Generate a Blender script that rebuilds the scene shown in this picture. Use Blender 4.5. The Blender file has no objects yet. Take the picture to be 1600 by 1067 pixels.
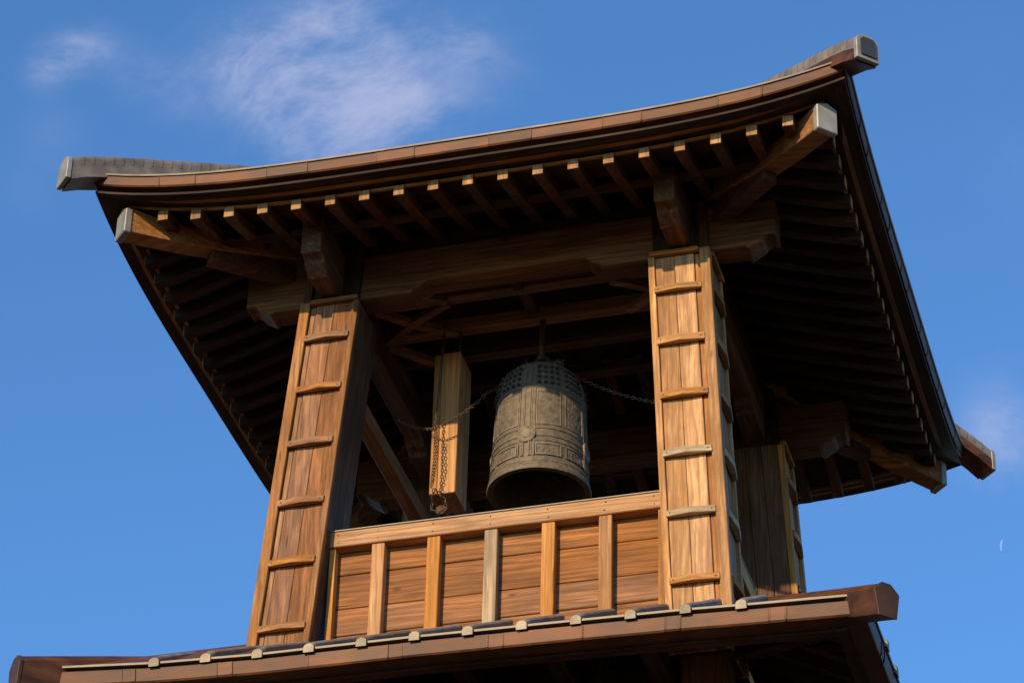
import bpy, bmesh, math, random
from mathutils import Vector, Matrix
random.seed(7)
C = bpy.context.scene
COL = C.collection
R = math.radians
Z0 = 13.25            # height of the top of the belfry balustrade above the ground

# ------------------------------------------------------------------ camera
cam_d = bpy.data.cameras.new('camera'); cam = bpy.data.objects.new('camera', cam_d); COL.objects.link(cam)
yaw, pitch, roll = 0.286, 0.6032, 0.0292
F_ = Vector((-math.sin(yaw)*math.cos(pitch), math.cos(yaw)*math.cos(pitch), math.sin(pitch)))
r_ = Vector((math.cos(yaw), math.sin(yaw), 0)); u_ = r_.cross(F_)
R_ = r_*math.cos(roll) + u_*math.sin(roll); U_ = -r_*math.sin(roll) + u_*math.cos(roll)
M = Matrix((R_, U_, -F_)).transposed().to_4x4()
M.translation = Vector((5.4297, -19.6567, -11.6378 + Z0))
cam.matrix_world = M
cam_d.sensor_width = 36; cam_d.lens = 5175.27*36/1600
cam_d.clip_start = .1; cam_d.clip_end = 3000
C.camera = cam

# ------------------------------------------------------------------ light
SUN_EL, SUN_AZ = R(22.3), R(15.0)      # azimuth measured from -Y towards -X
sdir = Vector((-math.sin(SUN_AZ)*math.cos(SUN_EL), -math.cos(SUN_AZ)*math.cos(SUN_EL), math.sin(SUN_EL)))
sl = bpy.data.lights.new('sun', 'SUN'); so = bpy.data.objects.new('sun', sl); COL.objects.link(so)
sl.energy = 5.0; sl.angle = R(.53); sl.color = (1.0, .77, .47)
so.rotation_euler = sdir.to_track_quat('Z', 'Y').to_euler(); so.location = (0, -30, 40)
w = bpy.data.worlds.new('World'); C.world = w; w.use_nodes = True
nt = w.node_tree; N = nt.nodes; L = nt.links
bg = N['Background']
sky = N.new('ShaderNodeTexSky'); sky.sky_type = 'NISHITA'; sky.sun_disc = False
sky.sun_elevation = SUN_EL; sky.sun_rotation = math.atan2(sdir.x, sdir.y)
sky.air_density = 1.0; sky.dust_density = .25; sky.ozone_density = 4.0; sky.altitude = 0
bg.inputs['Strength'].default_value = .143
tc = N.new('ShaderNodeTexCoord')
warp = N.new('ShaderNodeTexNoise'); warp.inputs['Scale'].default_value = 9; warp.inputs['Detail'].default_value = 3
L.new(tc.outputs['Generated'], warp.inputs['Vector'])
addw = N.new('ShaderNodeVectorMath'); addw.operation = 'MULTIPLY_ADD'
L.new(warp.outputs['Color'], addw.inputs[0]); addw.inputs[1].default_value = (.06, .06, .06); L.new(tc.outputs['Generated'], addw.inputs[2])
cn = N.new('ShaderNodeTexNoise'); cn.inputs['Scale'].default_value = 26; cn.inputs['Detail'].default_value = 10; cn.inputs['Roughness'].default_value = .66; cn.inputs['Distortion'].default_value = .12
mp = N.new('ShaderNodeMapping'); mp.inputs['Rotation'].default_value = (0, R(25), 0); mp.inputs['Scale'].default_value = (.55, 1, 1.25)
L.new(addw.outputs[0], mp.inputs['Vector']); L.new(mp.outputs[0], cn.inputs['Vector'])
def m2(op, a, b=None, c=None, clamp=False):
    n = N.new('ShaderNodeMath'); n.operation = op; n.use_clamp = clamp
    for i, v in enumerate((a, b, c)):
        if v is None: continue
        if isinstance(v, (int, float)): n.inputs[i].default_value = v
        else: L.new(v, n.inputs[i])
    return n.outputs[0]
total = None
# wisps: direction on the sky, radius, weight
for d, rad, wt in [((-0.3540, 0.6970, 0.6236), 0.005174999999999999, 0.7), ((-0.3507, 0.6973, 0.6251), 0.00575, 0.9), ((-0.3465, 0.6978, 0.6269), 0.00575, 1.0), ((-0.3423, 0.6984, 0.6286), 0.005519999999999999, 0.9), ((-0.3379, 0.6988, 0.6305), 0.005174999999999999, 0.75), ((-0.3342, 0.7009, 0.6302), 0.0069, 0.4), ((-0.3301, 0.7075, 0.6248), 0.0069, 0.4), ((-0.3243, 0.7114, 0.6235), 0.00805, 0.5), ((-0.3191, 0.7141, 0.6230), 0.00805, 0.55), ((-0.3151, 0.7173, 0.6215), 0.00575, 0.5), ((-0.3530, 0.7101, 0.6092), 0.0092, 0.35), ((-0.3616, 0.7172, 0.5957), 0.0115, 0.25), ((-0.2683, 0.7187, 0.6415), 0.00805, 0.7), ((-0.2710, 0.7217, 0.6370), 0.0115, 0.9), ((-0.2757, 0.7246, 0.6316), 0.0138, 1.0), ((-0.2681, 0.7258, 0.6335), 0.012649999999999998, 0.7), ((-0.3006, 0.7143, 0.6319), 0.0092, 0.6), ((-0.2967, 0.7183, 0.6293), 0.0138, 0.7), ((-0.2893, 0.7240, 0.6262), 0.014949999999999998, 0.75), ((-0.2808, 0.7293, 0.6239), 0.017249999999999998, 1.0), ((-0.2785, 0.7357, 0.6174), 0.0161, 0.95), ((-0.2672, 0.7381, 0.6195), 0.014949999999999998, 0.8), ((-0.2595, 0.7386, 0.6222), 0.012649999999999998, 0.75), ((-0.2507, 0.7432, 0.6204), 0.0115, 0.7), ((-0.2435, 0.7460, 0.6199), 0.0092, 0.4), ((-0.2562, 0.7257, 0.6385), 0.0161, 0.35), ((-0.2443, 0.7255, 0.6434), 0.0138, 0.3), ((-0.2320, 0.7316, 0.6410), 0.0115, 0.5), ((-0.2292, 0.7363, 0.6367), 0.0092, 0.45), ((-0.2387, 0.7348, 0.6349), 0.023, 0.3), ((-0.2257, 0.7461, 0.6265), 0.0161, 0.25), ((-0.2761, 0.7421, 0.6108), 0.0138, 0.6), ((-0.0925, 0.8314, 0.5479), 0.0115, 0.5), ((-0.0900, 0.8370, 0.5397), 0.012649999999999998, 0.8), ((-0.0954, 0.8394, 0.5351), 0.010349999999999998, 0.5), ((-0.0965, 0.8319, 0.5465), 0.0069, 0.4), ((-0.1463, 0.8359, 0.5290), 0.0138, 0.35), ((-0.1369, 0.8377, 0.5288), 0.0092, 0.3), ((-0.0895, 0.7689, 0.6330), 0.0138, 0.2), ((-0.0783, 0.7876, 0.6112), 0.0092, 0.35),
                   ((-.06, .80, .60), .02, .25), ((-.62, .50, .60), .05, .6), ((.05, .84, .54), .05, .7), ((-.20, .66, .72), .06, .6), ((-.5, .7, .5), .07, .5),
                   ((.5, .7, .5), .1, .6), ((-.7, .1, .7), .12, .6), ((.3, -.6, .74), .12, .5)]:
    dv = Vector(d).normalized()
    vd = N.new('ShaderNodeVectorMath'); vd.operation = 'DISTANCE'
    L.new(tc.outputs['Generated'], vd.inputs[0]); vd.inputs[1].default_value = dv
    q = m2('POWER', m2('DIVIDE', vd.outputs['Value'], rad), 2.0)
    g = m2('MULTIPLY', m2('EXPONENT', m2('MULTIPLY', q, -.7)), wt)
    total = g if total is None else m2('ADD', total, g)
cr = N.new('ShaderNodeMapRange'); cr.interpolation_type = 'SMOOTHSTEP'
L.new(cn.outputs['Fac'], cr.inputs['Value']); cr.inputs['From Min'].default_value = .38; cr.inputs['From Max'].default_value = .70
total = m2('MINIMUM', m2('POWER', m2('MULTIPLY', total, .50), 1.45), 1.0)
fac = m2('MULTIPLY', m2('MULTIPLY_ADD', cr.outputs[0], .95, .10), m2('MULTIPLY', total, .72), clamp=True)
mixc = N.new('ShaderNodeMix'); mixc.data_type = 'RGBA'
tint = N.new('ShaderNodeMix'); tint.data_type = 'RGBA'; tint.blend_type = 'MULTIPLY'; tint.inputs[0].default_value = 1
L.new(sky.outputs[0], tint.inputs[6]); tint.inputs[7].default_value = (.88, 1.29, 1.57, 1)   # clear, deep winter blue
L.new(fac, mixc.inputs[0]); L.new(tint.outputs[2], mixc.inputs[6]); mixc.inputs[7].default_value = (3.6, 3.9, 5.5, 1)
L.new(mixc.outputs[2], bg.inputs['Color'])
C.view_settings.view_transform = 'Standard'; C.view_settings.look = 'None'; C.view_settings.exposure = 0; C.view_settings.gamma = 1
C.view_settings.use_curve_mapping = False

# ------------------------------------------------------------------ materials
def node_mat(name):
    m = bpy.data.materials.new(name); m.use_nodes = True
    return m, m.node_tree, m.node_tree.nodes['Principled BSDF']
def wood(name, axis, light, dark, grey=.25, rough=.62, sat_var=.75, stain=.75, orange=None):
    """weathered timber; axis = direction of the grain in the tower's own frame"""
    m, t, b = node_mat(name); n, l = t.nodes, t.links
    co = n.new('ShaderNodeTexCoord'); oi = n.new('ShaderNodeObjectInfo')
    off = n.new('ShaderNodeVectorMath'); off.operation = 'MULTIPLY_ADD'
    cmb = n.new('ShaderNodeCombineXYZ')
    for i in range(3): l.new(oi.outputs['Random'], cmb.inputs[i])
    l.new(cmb.outputs[0], off.inputs[0]); off.inputs[1].default_value = (31, 17, 43); l.new(co.outputs['Object'], off.inputs[2])
    def noise(scale_along, scale_across, detail, rough_, dist=0):
        mp = n.new('ShaderNodeMapping'); s = [scale_across]*3; s[axis] = scale_along
        mp.inputs['Scale'].default_value = s; l.new(off.outputs[0], mp.inputs['Vector'])
        q = n.new('ShaderNodeTexNoise'); q.inputs['Scale'].default_value = 1; q.inputs['Detail'].default_value = detail
        q.inputs['Roughness'].default_value = rough_; q.inputs['Distortion'].default_value = dist
        l.new(mp.outputs[0], q.inputs['Vector']); return q.outputs['Fac']
    def rng(v, a, b_, c=0, d=1):
        q = n.new('ShaderNodeMapRange'); l.new(v, q.inputs['Value'])
        q.inputs['From Min'].default_value = a; q.inputs['From Max'].default_value = b_
        q.inputs['To Min'].default_value = c; q.inputs['To Max'].default_value = d; return q.outputs[0]
    def mix(f, a, b_, mode='MIX'):
        q = n.new('ShaderNodeMix'); q.data_type = 'RGBA'; q.blend_type = mode
        if isinstance(f, float): q.inputs[0].default_value = f
        else: l.new(f, q.inputs[0])
        for i, v in ((6, a), (7, b_)):
            if isinstance(v, tuple): q.inputs[i].default_value = (*v, 1)
            else: l.new(v, q.inputs[i])
        return q.outputs[2]
    fine = noise(2.6, 70, 4, .65); grain = noise(1.1, 38, 6, .68, .5); blot = noise(1.6, 5.5, 4, .6, .3); big = noise(.9, 1.6, 3, .55)
    # cathedral figure: stretched wave rings
    mpw = n.new('ShaderNodeMapping'); s = [3.2]*3; s[axis] = .42; mpw.inputs['Scale'].default_value = s; l.new(off.outputs[0], mpw.inputs['Vector'])
    wv = n.new('ShaderNodeTexWave'); wv.wave_type = 'RINGS'; wv.rings_direction = 'SPHERICAL'; wv.inputs['Scale'].default_value = 2.2
    wv.inputs['Distortion'].default_value = 7; wv.inputs['Detail'].default_value = 3; wv.inputs['Detail Scale'].default_value = 1.4; l.new(mpw.outputs[0], wv.inputs['Vector'])
    c = mix(rng(grain, .33, .68), dark, light)
    c = mix(rng(blot, .42, .68, 0, stain), c, tuple(v*.62 for v in dark))
    if orange: c = mix(rng(big, .45, .70, 0, .75), c, orange)
    c = mix(rng(blot, .50, .22, 0, grey), c, (.36, .27, .18))
    c = mix(rng(wv.outputs['Fac'], .40, .05, 0, .42), c, tuple(v*.55 for v in dark))
    c = mix(rng(fine, .42, .60, .38, 0), c, tuple(v*.45 for v in dark))
    crk = noise(.55, 34, 3, .7, .15)      # drying cracks: thin dark lines along the grain
    c = mix(rng(crk, .335, .29, 0, .85), c, tuple(v*.22 for v in dark))
    wth = noise(.35, 12, 5, .7, .2)       # bleached streaks
    c = mix(rng(wth, .57, .72, 0, .55), c, tuple(min(.8, v*1.45) for v in light))
    mk = n.new('ShaderNodeMapping'); s = [5.5]*3; s[axis] = 2.4; mk.inputs['Scale'].default_value = s; l.new(off.outputs[0], mk.inputs['Vector'])
    vo = n.new('ShaderNodeTexVoronoi'); vo.inputs['Scale'].default_value = 1; l.new(mk.outputs[0], vo.inputs['Vector'])
    c = mix(rng(vo.outputs['Distance'], .11, .045, 0, .7), c, tuple(v*.4 for v in dark))
    hv = n.new('ShaderNodeHueSaturation'); l.new(c, hv.inputs['Color'])
    hv.inputs['Hue'].default_value = .5
    l.new(rng(oi.outputs['Random'], 0, 1, 1-.32*sat_var, 1+.32*sat_var), hv.inputs['Value'])
    pr2 = n.new('ShaderNodeMath'); pr2.operation = 'FRACT'; mu = n.new('ShaderNodeMath'); mu.operation = 'MULTIPLY'; mu.inputs[1].default_value = 7.31
    l.new(oi.outputs['Random'], mu.inputs[0]); l.new(mu.outputs[0], pr2.inputs[0])
    l.new(rng(pr2.outputs[0], 0, 1, 1.08-.22*sat_var, 1.08+.1*sat_var), hv.inputs['Saturation'])
    l.new(hv.outputs[0], b.inputs['Base Color'])
    b.inputs['Roughness'].default_value = rough; b.inputs['Specular IOR Level'].default_value = .18
    bp = n.new('ShaderNodeBump'); bp.inputs['Strength'].default_value = .55; bp.inputs['Distance'].default_value = .004
    ad = n.new('ShaderNodeMath'); ad.operation = 'ADD'; l.new(grain, ad.inputs[0]); l.new(fine, ad.inputs[1]); l.new(ad.outputs[0], bp.inputs['Height'])
    l.new(bp.outputs[0], b.inputs['Normal'])
    return m
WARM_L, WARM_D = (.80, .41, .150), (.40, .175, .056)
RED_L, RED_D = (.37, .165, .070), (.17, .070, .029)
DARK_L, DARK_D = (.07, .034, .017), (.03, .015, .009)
MW = {}
for ax, nm in enumerate('xyz'):
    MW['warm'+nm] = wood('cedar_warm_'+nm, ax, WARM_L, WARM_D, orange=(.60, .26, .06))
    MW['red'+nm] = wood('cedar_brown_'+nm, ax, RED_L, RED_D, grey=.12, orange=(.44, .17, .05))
    MW['dark'+nm] = wood('timber_dark_shade_'+nm, ax, DARK_L, DARK_D, grey=.12)  # near-black tone: shade under the eaves put into the timber colour
    MW['post'+nm] = wood('timber_brown_'+nm, ax, (.52, .25, .10), (.26, .115, .046), grey=.3)
    MW['aged'+nm] = wood('timber_aged_shade_'+nm, ax, (.17, .078, .034), (.07, .031, .016), grey=.12)  # old timber, darkened further so its colour carries the eave and belfry shade
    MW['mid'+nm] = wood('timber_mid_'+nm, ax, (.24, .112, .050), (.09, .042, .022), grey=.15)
    MW['pale'+nm] = wood('cedar_pale_'+nm, ax, (.74, .38, .13), (.46, .20, .06), grey=.12, stain=.4, orange=(.62, .27, .07))
MW['orangez'] = wood('cedar_orange_z', 2, (.74, .33, .10), (.44, .18, .05), grey=.1, stain=.45, sat_var=.2)
MW['tanz'] = wood('timber_tan_z', 2, (.60, .33, .155), (.34, .17, .075), grey=.4, sat_var=.3)
MW['greyz'] = wood('timber_silvered_z', 2, (.56, .40, .25), (.30, .20, .12), grey=.5, sat_var=.1)
MW['tanx'] = wood('timber_tan_x', 0, (.64, .33, .13), (.36, .165, .06), grey=.25, sat_var=.3)
MW['greyx'] = wood('timber_silvered_x', 0, (.66, .49, .31), (.36, .25, .15), grey=.5, sat_var=.1)

def metal(name, col, col2, rough=.45, met=.8, scale=6., bump=.5, stretch=(1, 1, 1)):
    m, t, b = node_mat(name); n, l = t.nodes, t.links
    co = n.new('ShaderNodeTexCoord'); oi = n.new('ShaderNodeObjectInfo')
    mp = n.new('ShaderNodeMapping'); mp.inputs['Scale'].default_value = stretch; l.new(co.outputs['Object'], mp.inputs['Vector'])
    no = n.new('ShaderNodeTexNoise'); no.inputs['Scale'].default_value = scale; no.inputs['Detail'].default_value = 6; l.new(mp.outputs[0], no.inputs['Vector'])
    mr = n.new('ShaderNodeMapRange'); mr.inputs['From Min'].default_value = .35; mr.inputs['From Max'].default_value = .65; l.new(no.outputs['Fac'], mr.inputs['Value'])
    mx = n.new('ShaderNodeMix'); mx.data_type = 'RGBA'; l.new(mr.outputs[0], mx.inputs[0]); mx.inputs[6].default_value = (*col, 1); mx.inputs[7].default_value = (*col2, 1)
    hv = n.new('ShaderNodeHueSaturation'); l.new(mx.outputs[2], hv.inputs['Color'])
    m3 = n.new('ShaderNodeMapRange'); m3.inputs['To Min'].default_value = .74; m3.inputs['To Max'].default_value = 1.2; l.new(oi.outputs['Random'], m3.inputs['Value'])
    l.new(m3.outputs[0], hv.inputs['Value']); l.new(hv.outputs[0], b.inputs['Base Color'])
    b.inputs['Metallic'].default_value = met; b.inputs['Specular IOR Level'].default_value = .25
    m4 = n.new('ShaderNodeMapRange'); m4.inputs['To Min'].default_value = rough-.08; m4.inputs['To Max'].default_value = rough+.12; l.new(no.outputs['Fac'], m4.inputs['Value']); l.new(m4.outputs[0], b.inputs['Roughness'])
    bp = n.new('ShaderNodeBump'); bp.inputs['Strength'].default_value = bump; bp.inputs['Distance'].default_value = .006; l.new(no.outputs['Fac'], bp.inputs['Height']); l.new(bp.outputs[0], b.inputs['Normal'])
    return m
COPPER = metal('copper_sheet', (.060, .021, .008), (.155, .056, .021), .5, .1, 7, stretch=(.6, .6, 2))
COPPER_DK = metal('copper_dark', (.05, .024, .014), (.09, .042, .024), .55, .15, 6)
GREY = metal('grey_metal_sheet', (.25, .23, .195), (.36, .33, .28), .5, .3, 9)
SLATE = metal('dark_cap_face', (.05, .05, .052), (.08, .08, .082), .5, .3, 9)
GREY_RIDGE = metal('weathered_ridge_sheet', (.15, .12, .10), (.25, .205, .17), .6, .25, 8)
EDGE = metal('bright_drip_edge', (.20, .165, .125), (.30, .25, .19), .5, .3, 6)
ROLL_END = metal('pale_roll_end', (.17, .135, .095), (.29, .235, .165), .5, .2, 12)
BRONZE = metal('bell_bronze', (.150, .115, .080), (.245, .190, .132), .62, .25, 26, .9)
BRONZE_DK = metal('bell_bronze_dark', (.06, .044, .034), (.10, .075, .055), .6, .35, 20, .5)
IRON = metal('rusty_iron', (.10, .07, .05), (.22, .14, .09), .6, .5, 30)

# ------------------------------------------------------------------ mesh helpers
def new_obj(name, verts, faces, mat, parent=None, smooth=False, bevel=0, label=None, kind=None, edge_split=None):
    me = bpy.data.meshes.new(name)
    me.from_pydata([tuple(v) for v in verts], [], faces); me.update()
    bm = bmesh.new(); bm.from_mesh(me); bmesh.ops.recalc_face_normals(bm, faces=bm.faces)
    if bevel:
        bmesh.ops.bevel(bm, geom=[e for e in bm.edges if e.calc_face_angle(0) > .5], offset=bevel, segments=1, affect='EDGES', clamp_overlap=True)
    bm.to_mesh(me); bm.free()
    me.materials.append(mat)
    if smooth:
        for p in me.polygons: p.use_smooth = True
        if edge_split:
            me.set_sharp_from_angle(angle=edge_split)
    o = bpy.data.objects.new(name, me); COL.objects.link(o)
    o.location = (0, 0, 0) if parent else (0, 0, Z0)
    if parent: o.parent = parent
    if label: o['label'] = label
    if kind: o['kind'] = kind
    return o
BOXF = [(0, 1, 2, 3), (4, 7, 6, 5), (0, 4, 5, 1), (1, 5, 6, 2), (2, 6, 7, 3), (3, 7, 4, 0)]
class MB:
    def __init__(s): s.v = []; s.f = []
    def add(s, v, f):
        k = len(s.v); s.v += [tuple(p) for p in v]; s.f += [tuple(i+k for i in q) for q in f]; return s
    def hexa(s, a): return s.add(a, BOXF)
    def box(s, x0, x1, y0, y1, z0, z1):
        return s.hexa([(x0, y0, z0), (x1, y0, z0), (x1, y1, z0), (x0, y1, z0), (x0, y0, z1), (x1, y0, z1), (x1, y1, z1), (x0, y1, z1)])
    def beam(s, p, q, wd, ht, up=(0, 0, 1)):
        p, q = Vector(p), Vector(q); d = (q-p).normalized(); sd = d.cross(Vector(up)).normalized(); u = sd.cross(d)
        v = [];
        for c in (p, q):
            for a, b in ((-1, -1), (1, -1), (1, 1), (-1, 1)): v.append(c+sd*a*wd/2+u*b*ht/2)
        return s.add(v, BOXF)
    def tube(s, pts, rads, seg=10, caps=True):
        base = []; pts = [Vector(p) for p in pts]
        if isinstance(rads, (int, float)): rads = [rads]*len(pts)
        for i, p in enumerate(pts):
            d = (pts[min(i+1, len(pts)-1)]-pts[max(i-1, 0)]).normalized()
            a = Vector((0, 0, 1)) if abs(d.z) < .9 else Vector((1, 0, 0))
            e1 = d.cross(a).normalized(); e2 = d.cross(e1)
            base.append([p+(e1*math.cos(2*math.pi*k/seg)+e2*math.sin(2*math.pi*k/seg))*rads[i] for k in range(seg)])
        v = [q for r in base for q in r]; f = []
        for i in range(len(pts)-1):
            for k in range(seg): f.append((i*seg+k, i*seg+(k+1) % seg, (i+1)*seg+(k+1) % seg, (i+1)*seg+k))
        if caps: f += [tuple(range(seg)), tuple((len(pts)-1)*seg+k for k in range(seg))]
        return s.add(v, f)
    def extrude(s, poly, axis, a, b):
        """poly in the two other axes (in order), extruded along axis from a to b"""
        n = len(poly); v = []
        for c in (a, b):
            for p, q in poly:
                t = [p, q]; t.insert(axis, c); v.append(t)
        f = [tuple(range(n)), tuple(range(n, 2*n))] + [(i, (i+1) % n, n+(i+1) % n, n+i) for i in range(n)]
        return s.add(v, f)
    def out(s, name, mat, parent=None, **k): return new_obj(name, s.v, s.f, mat, parent, **k)
def thing(name, label, cat, loc):
    o = bpy.data.objects.new(name, None); COL.objects.link(o); o.location = loc; o['label'] = label; o['category'] = cat; o.empty_display_size = .3
    return o

# ------------------------------------------------------------------ ground
me = MB(); S = 1500
me.add([(-S, -S, -Z0), (S, -S, -Z0), (S, S, -Z0), (-S, S, -Z0)], [(0, 1, 2, 3)])
gm, gt, gb = node_mat('tan_paving'); gn = gt.nodes.new('ShaderNodeTexNoise'); gn.inputs['Scale'].default_value = 4; gn.inputs['Detail'].default_value = 8
gr = gt.nodes.new('ShaderNodeValToRGB'); gr.color_ramp.elements[0].color = (.055, .038, .023, 1); gr.color_ramp.elements[1].color = (.095, .066, .041, 1)
gco = gt.nodes.new('ShaderNodeTexCoord'); gt.links.new(gco.outputs['Object'], gn.inputs['Vector'])
gt.links.new(gn.outputs['Fac'], gr.inputs['Fac']); gt.links.new(gr.outputs[0], gb.inputs['Base Color']); gb.inputs['Roughness'].default_value = .9
g = me.out('ground', gm); g['kind'] = 'structure'

# ------------------------------------------------------------------ the tower
T = thing('bell_tower', 'tall brown timber bell tower with a flared roof above an open belfry', 'bell tower', (0, 0, Z0))
T.location = (0, 0, 0)
def part(o):  # parts are modelled in belfry coordinates, lifted by Z0
    o.location.z = Z0; return o

A0 = 1.6; BAT = .0536; PW = .44
def a_(z): return A0-BAT*z
def slant(mb, sx, sy, u0, u1, v0, v1, z0, z1):
    vs = []
    for z in (z0, z1):
        a = a_(z)
        for u, v in ((u0, v0), (u1, v0), (u1, v1), (u0, v1)): vs.append((sx*(a-u), sy*(a-v), z))
    return mb.hexa(vs)
RUNGS = [1.655, 1.205, .742, .254, -.234, -.756]
ZB, ZT = -1.3, 1.955
names = {(-1, -1): 'front left', (1, -1): 'front right', (1, 1): 'rear right', (-1, 1): 'rear left'}
for (sx, sy), nm in names.items():
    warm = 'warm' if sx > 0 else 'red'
    mb = MB(); slant(mb, sx, sy, .035, PW-.02, .035, PW-.02, ZB, ZT); slant(mb, sx, sy, .05, PW-.03, .05, PW-.03, ZT-.01, 2.47)
    P_ = part(mb.out('pillar', MW['darkz'], T)); P_['label'] = nm + ' corner pillar clad in boards with cross battens'
    post = 'postz'
    slant(MB(), sx, sy, 0, 1, 0, 1, 0, 1)
    def sp(name, mat, u0, u1, v0, v1, z0=ZB, z1=ZT, bevel=.004, lab=None):
        m = MB(); slant(m, sx, sy, u0, u1, v0, v1, z0, z1); return m.out(name, mat, P_, bevel=bevel, label=lab)
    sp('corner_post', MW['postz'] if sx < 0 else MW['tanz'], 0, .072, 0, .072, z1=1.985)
    sp('upper_corner_post', MW['agedz'], .012, .070, .012, .070, z0=1.987, z1=2.40)  # same post carried on up; its shade is put into a darker timber
    # front / rear face then outer side face; swap(u,v) mirrors the recipe
    for face in (0, 1):
        def F(u0, u1, v0, v1, **k):
            return (u0, u1, v0, v1) if face == 0 else (v0, v1, u0, u1)
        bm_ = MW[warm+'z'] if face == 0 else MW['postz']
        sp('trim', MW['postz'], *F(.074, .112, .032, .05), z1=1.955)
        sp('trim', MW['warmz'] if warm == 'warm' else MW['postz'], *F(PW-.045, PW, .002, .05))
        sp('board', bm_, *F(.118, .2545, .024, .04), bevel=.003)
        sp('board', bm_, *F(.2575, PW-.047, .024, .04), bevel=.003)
        for i, z in enumerate(RUNGS):
            # cross batten, thicker in the middle than at its ends
            jit = random.uniform(-.006, .006); hh = .026+random.uniform(-.002, .003)
            prof = [(.068, .012), (.068, -.012), (.245+jit, -.034), (PW-.038, -.014), (PW-.038, .012)]
            v = []
            for dz in (-hh, hh):
                a = a_(z+dz)
                for u, vv in prof:
                    uu, v2 = (u, vv) if face == 0 else (vv, u)
                    sl_ = (.004 if dz > 0 else 0)
                    v.append((sx*(a-uu), sy*(a-v2), z+dz+jit))
            n = 5
            f = [tuple(range(n)), tuple(range(n, 2*n))]+[(k, (k+1) % n, n+(k+1) % n, n+k) for k in range(n)]
            grey = (sx > 0 and i in (3, 4))
            o = new_obj('batten', v, f, MW['greyx'] if grey else (MW['tanx'] if (sx > 0 and face == 0) else MW['postx' if face == 0 else 'posty']), P_, bevel=.003,
                        label='silvered cross batten' if grey and face == 0 else None)
            if face == 0 and sy < 0:
                nb = MB()
                for uu in (.095, PW-.065):
                    a = a_(z); x = sx*(a-uu); y = sy*(a+.018)
                    nb.tube([(x, y, z+jit), (x, y-.006, z+jit)], .0045, 6)
                nb.out('nail', IRON, P_)
    # inner faces: vertical planks
    for face in (0, 1):
        k = [.05, .175, .30, PW-.002]
        for q in range(3):
            u0, u1, v0, v1 = PW-.02, PW-.002+.001*q, k[q]+.0015, k[q+1]-.0015
            if face: u0, u1, v0, v1 = v0, v1-.018*(q == 2), u0, u1+.003
            sp('inner_board', MW['agedz'], u0, u1, v0, v1, bevel=.003)  # inner faces use the timber with shade in its colour
    mb = MB(); slant(mb, sx, sy, .075, PW-.012, -.018, .03, 1.957, 1.992); slant(mb, sx, sy, -.018, .03, .075, PW-.012, 1.957, 1.992)
    mb.out('pillar_cap', MW['postx'], P_, bevel=.006)

# tie beams with carved noses, all four sides
def tie_profile(lo=2.01, hi=2.39):
    half = [(1.945, hi-.03), (1.945, 2.075), (1.905, 2.095), (1.86, 2.07), (1.845, 2.045), (1.75, 1.985), (1.725, 2.015), (1.70, lo), (.70, lo), (.685, lo+.035), (.63, lo+.045), (.585, lo+.095)]
    return half + [(-x, z) for x, z in reversed(half)] + [(-1.93, hi), (1.93, hi)]
tp = tie_profile()
for sy in (-1, 1):
    b = MB().extrude(tp, 1, sy*1.40, sy*1.215)
    part(b.out('tie_beam', MW['midx'], T, bevel=.006, label='%s tie beam with carved ends' % ('front' if sy < 0 else 'rear')))
for sx in (-1, 1):
    b = MB().extrude([(p, z+.004) for p, z in tp], 0, sx*1.352, sx*1.205)
    part(b.out('tie_beam', MW['midy'], T, bevel=.006, label='%s side tie beam whose carved end juts over the pillar' % ('left' if sx < 0 else 'right')))
for sx in (-1, 1):    # lower side rail
    part(MB().box(sx*1.30-.055, sx*1.30+.055, -1.2, 1.2, 1.50, 1.63).out('side_rail', MW['posty'], T, bevel=.005)) if sx < 0 else None
# outrigger purlins under the rafters and wall plates
for s in (-1, 1):
    part(MB().box(-2.0, 2.0, s*1.83-.05, s*1.83+.05, 2.345, 2.43).out('purlin', MW['darkx'], T, bevel=.004))
    part(MB().box(-1.5, 1.5, s*1.30-.07, s*1.30+.07, 2.395, 2.53).out('wall_plate', MW['darkx'], T, bevel=.004))
    part(MB().box(s*1.30-.07, s*1.30+.07, -1.22, 1.22, 2.400, 2.528).out('wall_plate', MW['darky'], T, bevel=.004))
# ceiling frame
for y, z, h in ((-.81, 2.33, .085), (-.40, 2.33, .10), (.05, 2.40, .07), (.50, 2.42, .07)):
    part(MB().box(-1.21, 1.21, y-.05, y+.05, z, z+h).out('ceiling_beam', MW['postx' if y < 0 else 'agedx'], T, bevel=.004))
for s in (-1, 1):
    for (x0, y0), (x1, y1) in (((-1.2, -.86), (-.66, -.42)), ((-1.2, -.40), (-.62, -.80)), ((-1.2, -1.18), (-.62, -.84)), ((-1.2, -.36), (-.75, .03))):
        pm = ((x0+x1)/2, (y0+y1)/2+.035*(1 if y1 > y0 else -1)); mb = MB()      # slightly bowed braces cut from crooked timber
        q0, q1, q2 = (s*-x0, y0, 2.322), (s*-pm[0], pm[1], 2.318), (s*-x1, y1, 2.322)
        for (e0, e1) in ((q0, q1), (q1, q2)): mb.beam(e0, tuple(e1[i]+(e1[i]-e0[i])*.04 for i in range(3)), .062, .055)
        part(mb.out('diagonal_brace', MW['postx'], T, bevel=.003))
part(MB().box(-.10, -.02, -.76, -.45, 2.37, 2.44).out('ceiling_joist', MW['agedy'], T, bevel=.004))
part(MB().box(-.10, -.02, -1.215, -.86, 2.30, 2.37).out('ceiling_joist', MW['agedy'], T, bevel=.004))

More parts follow.
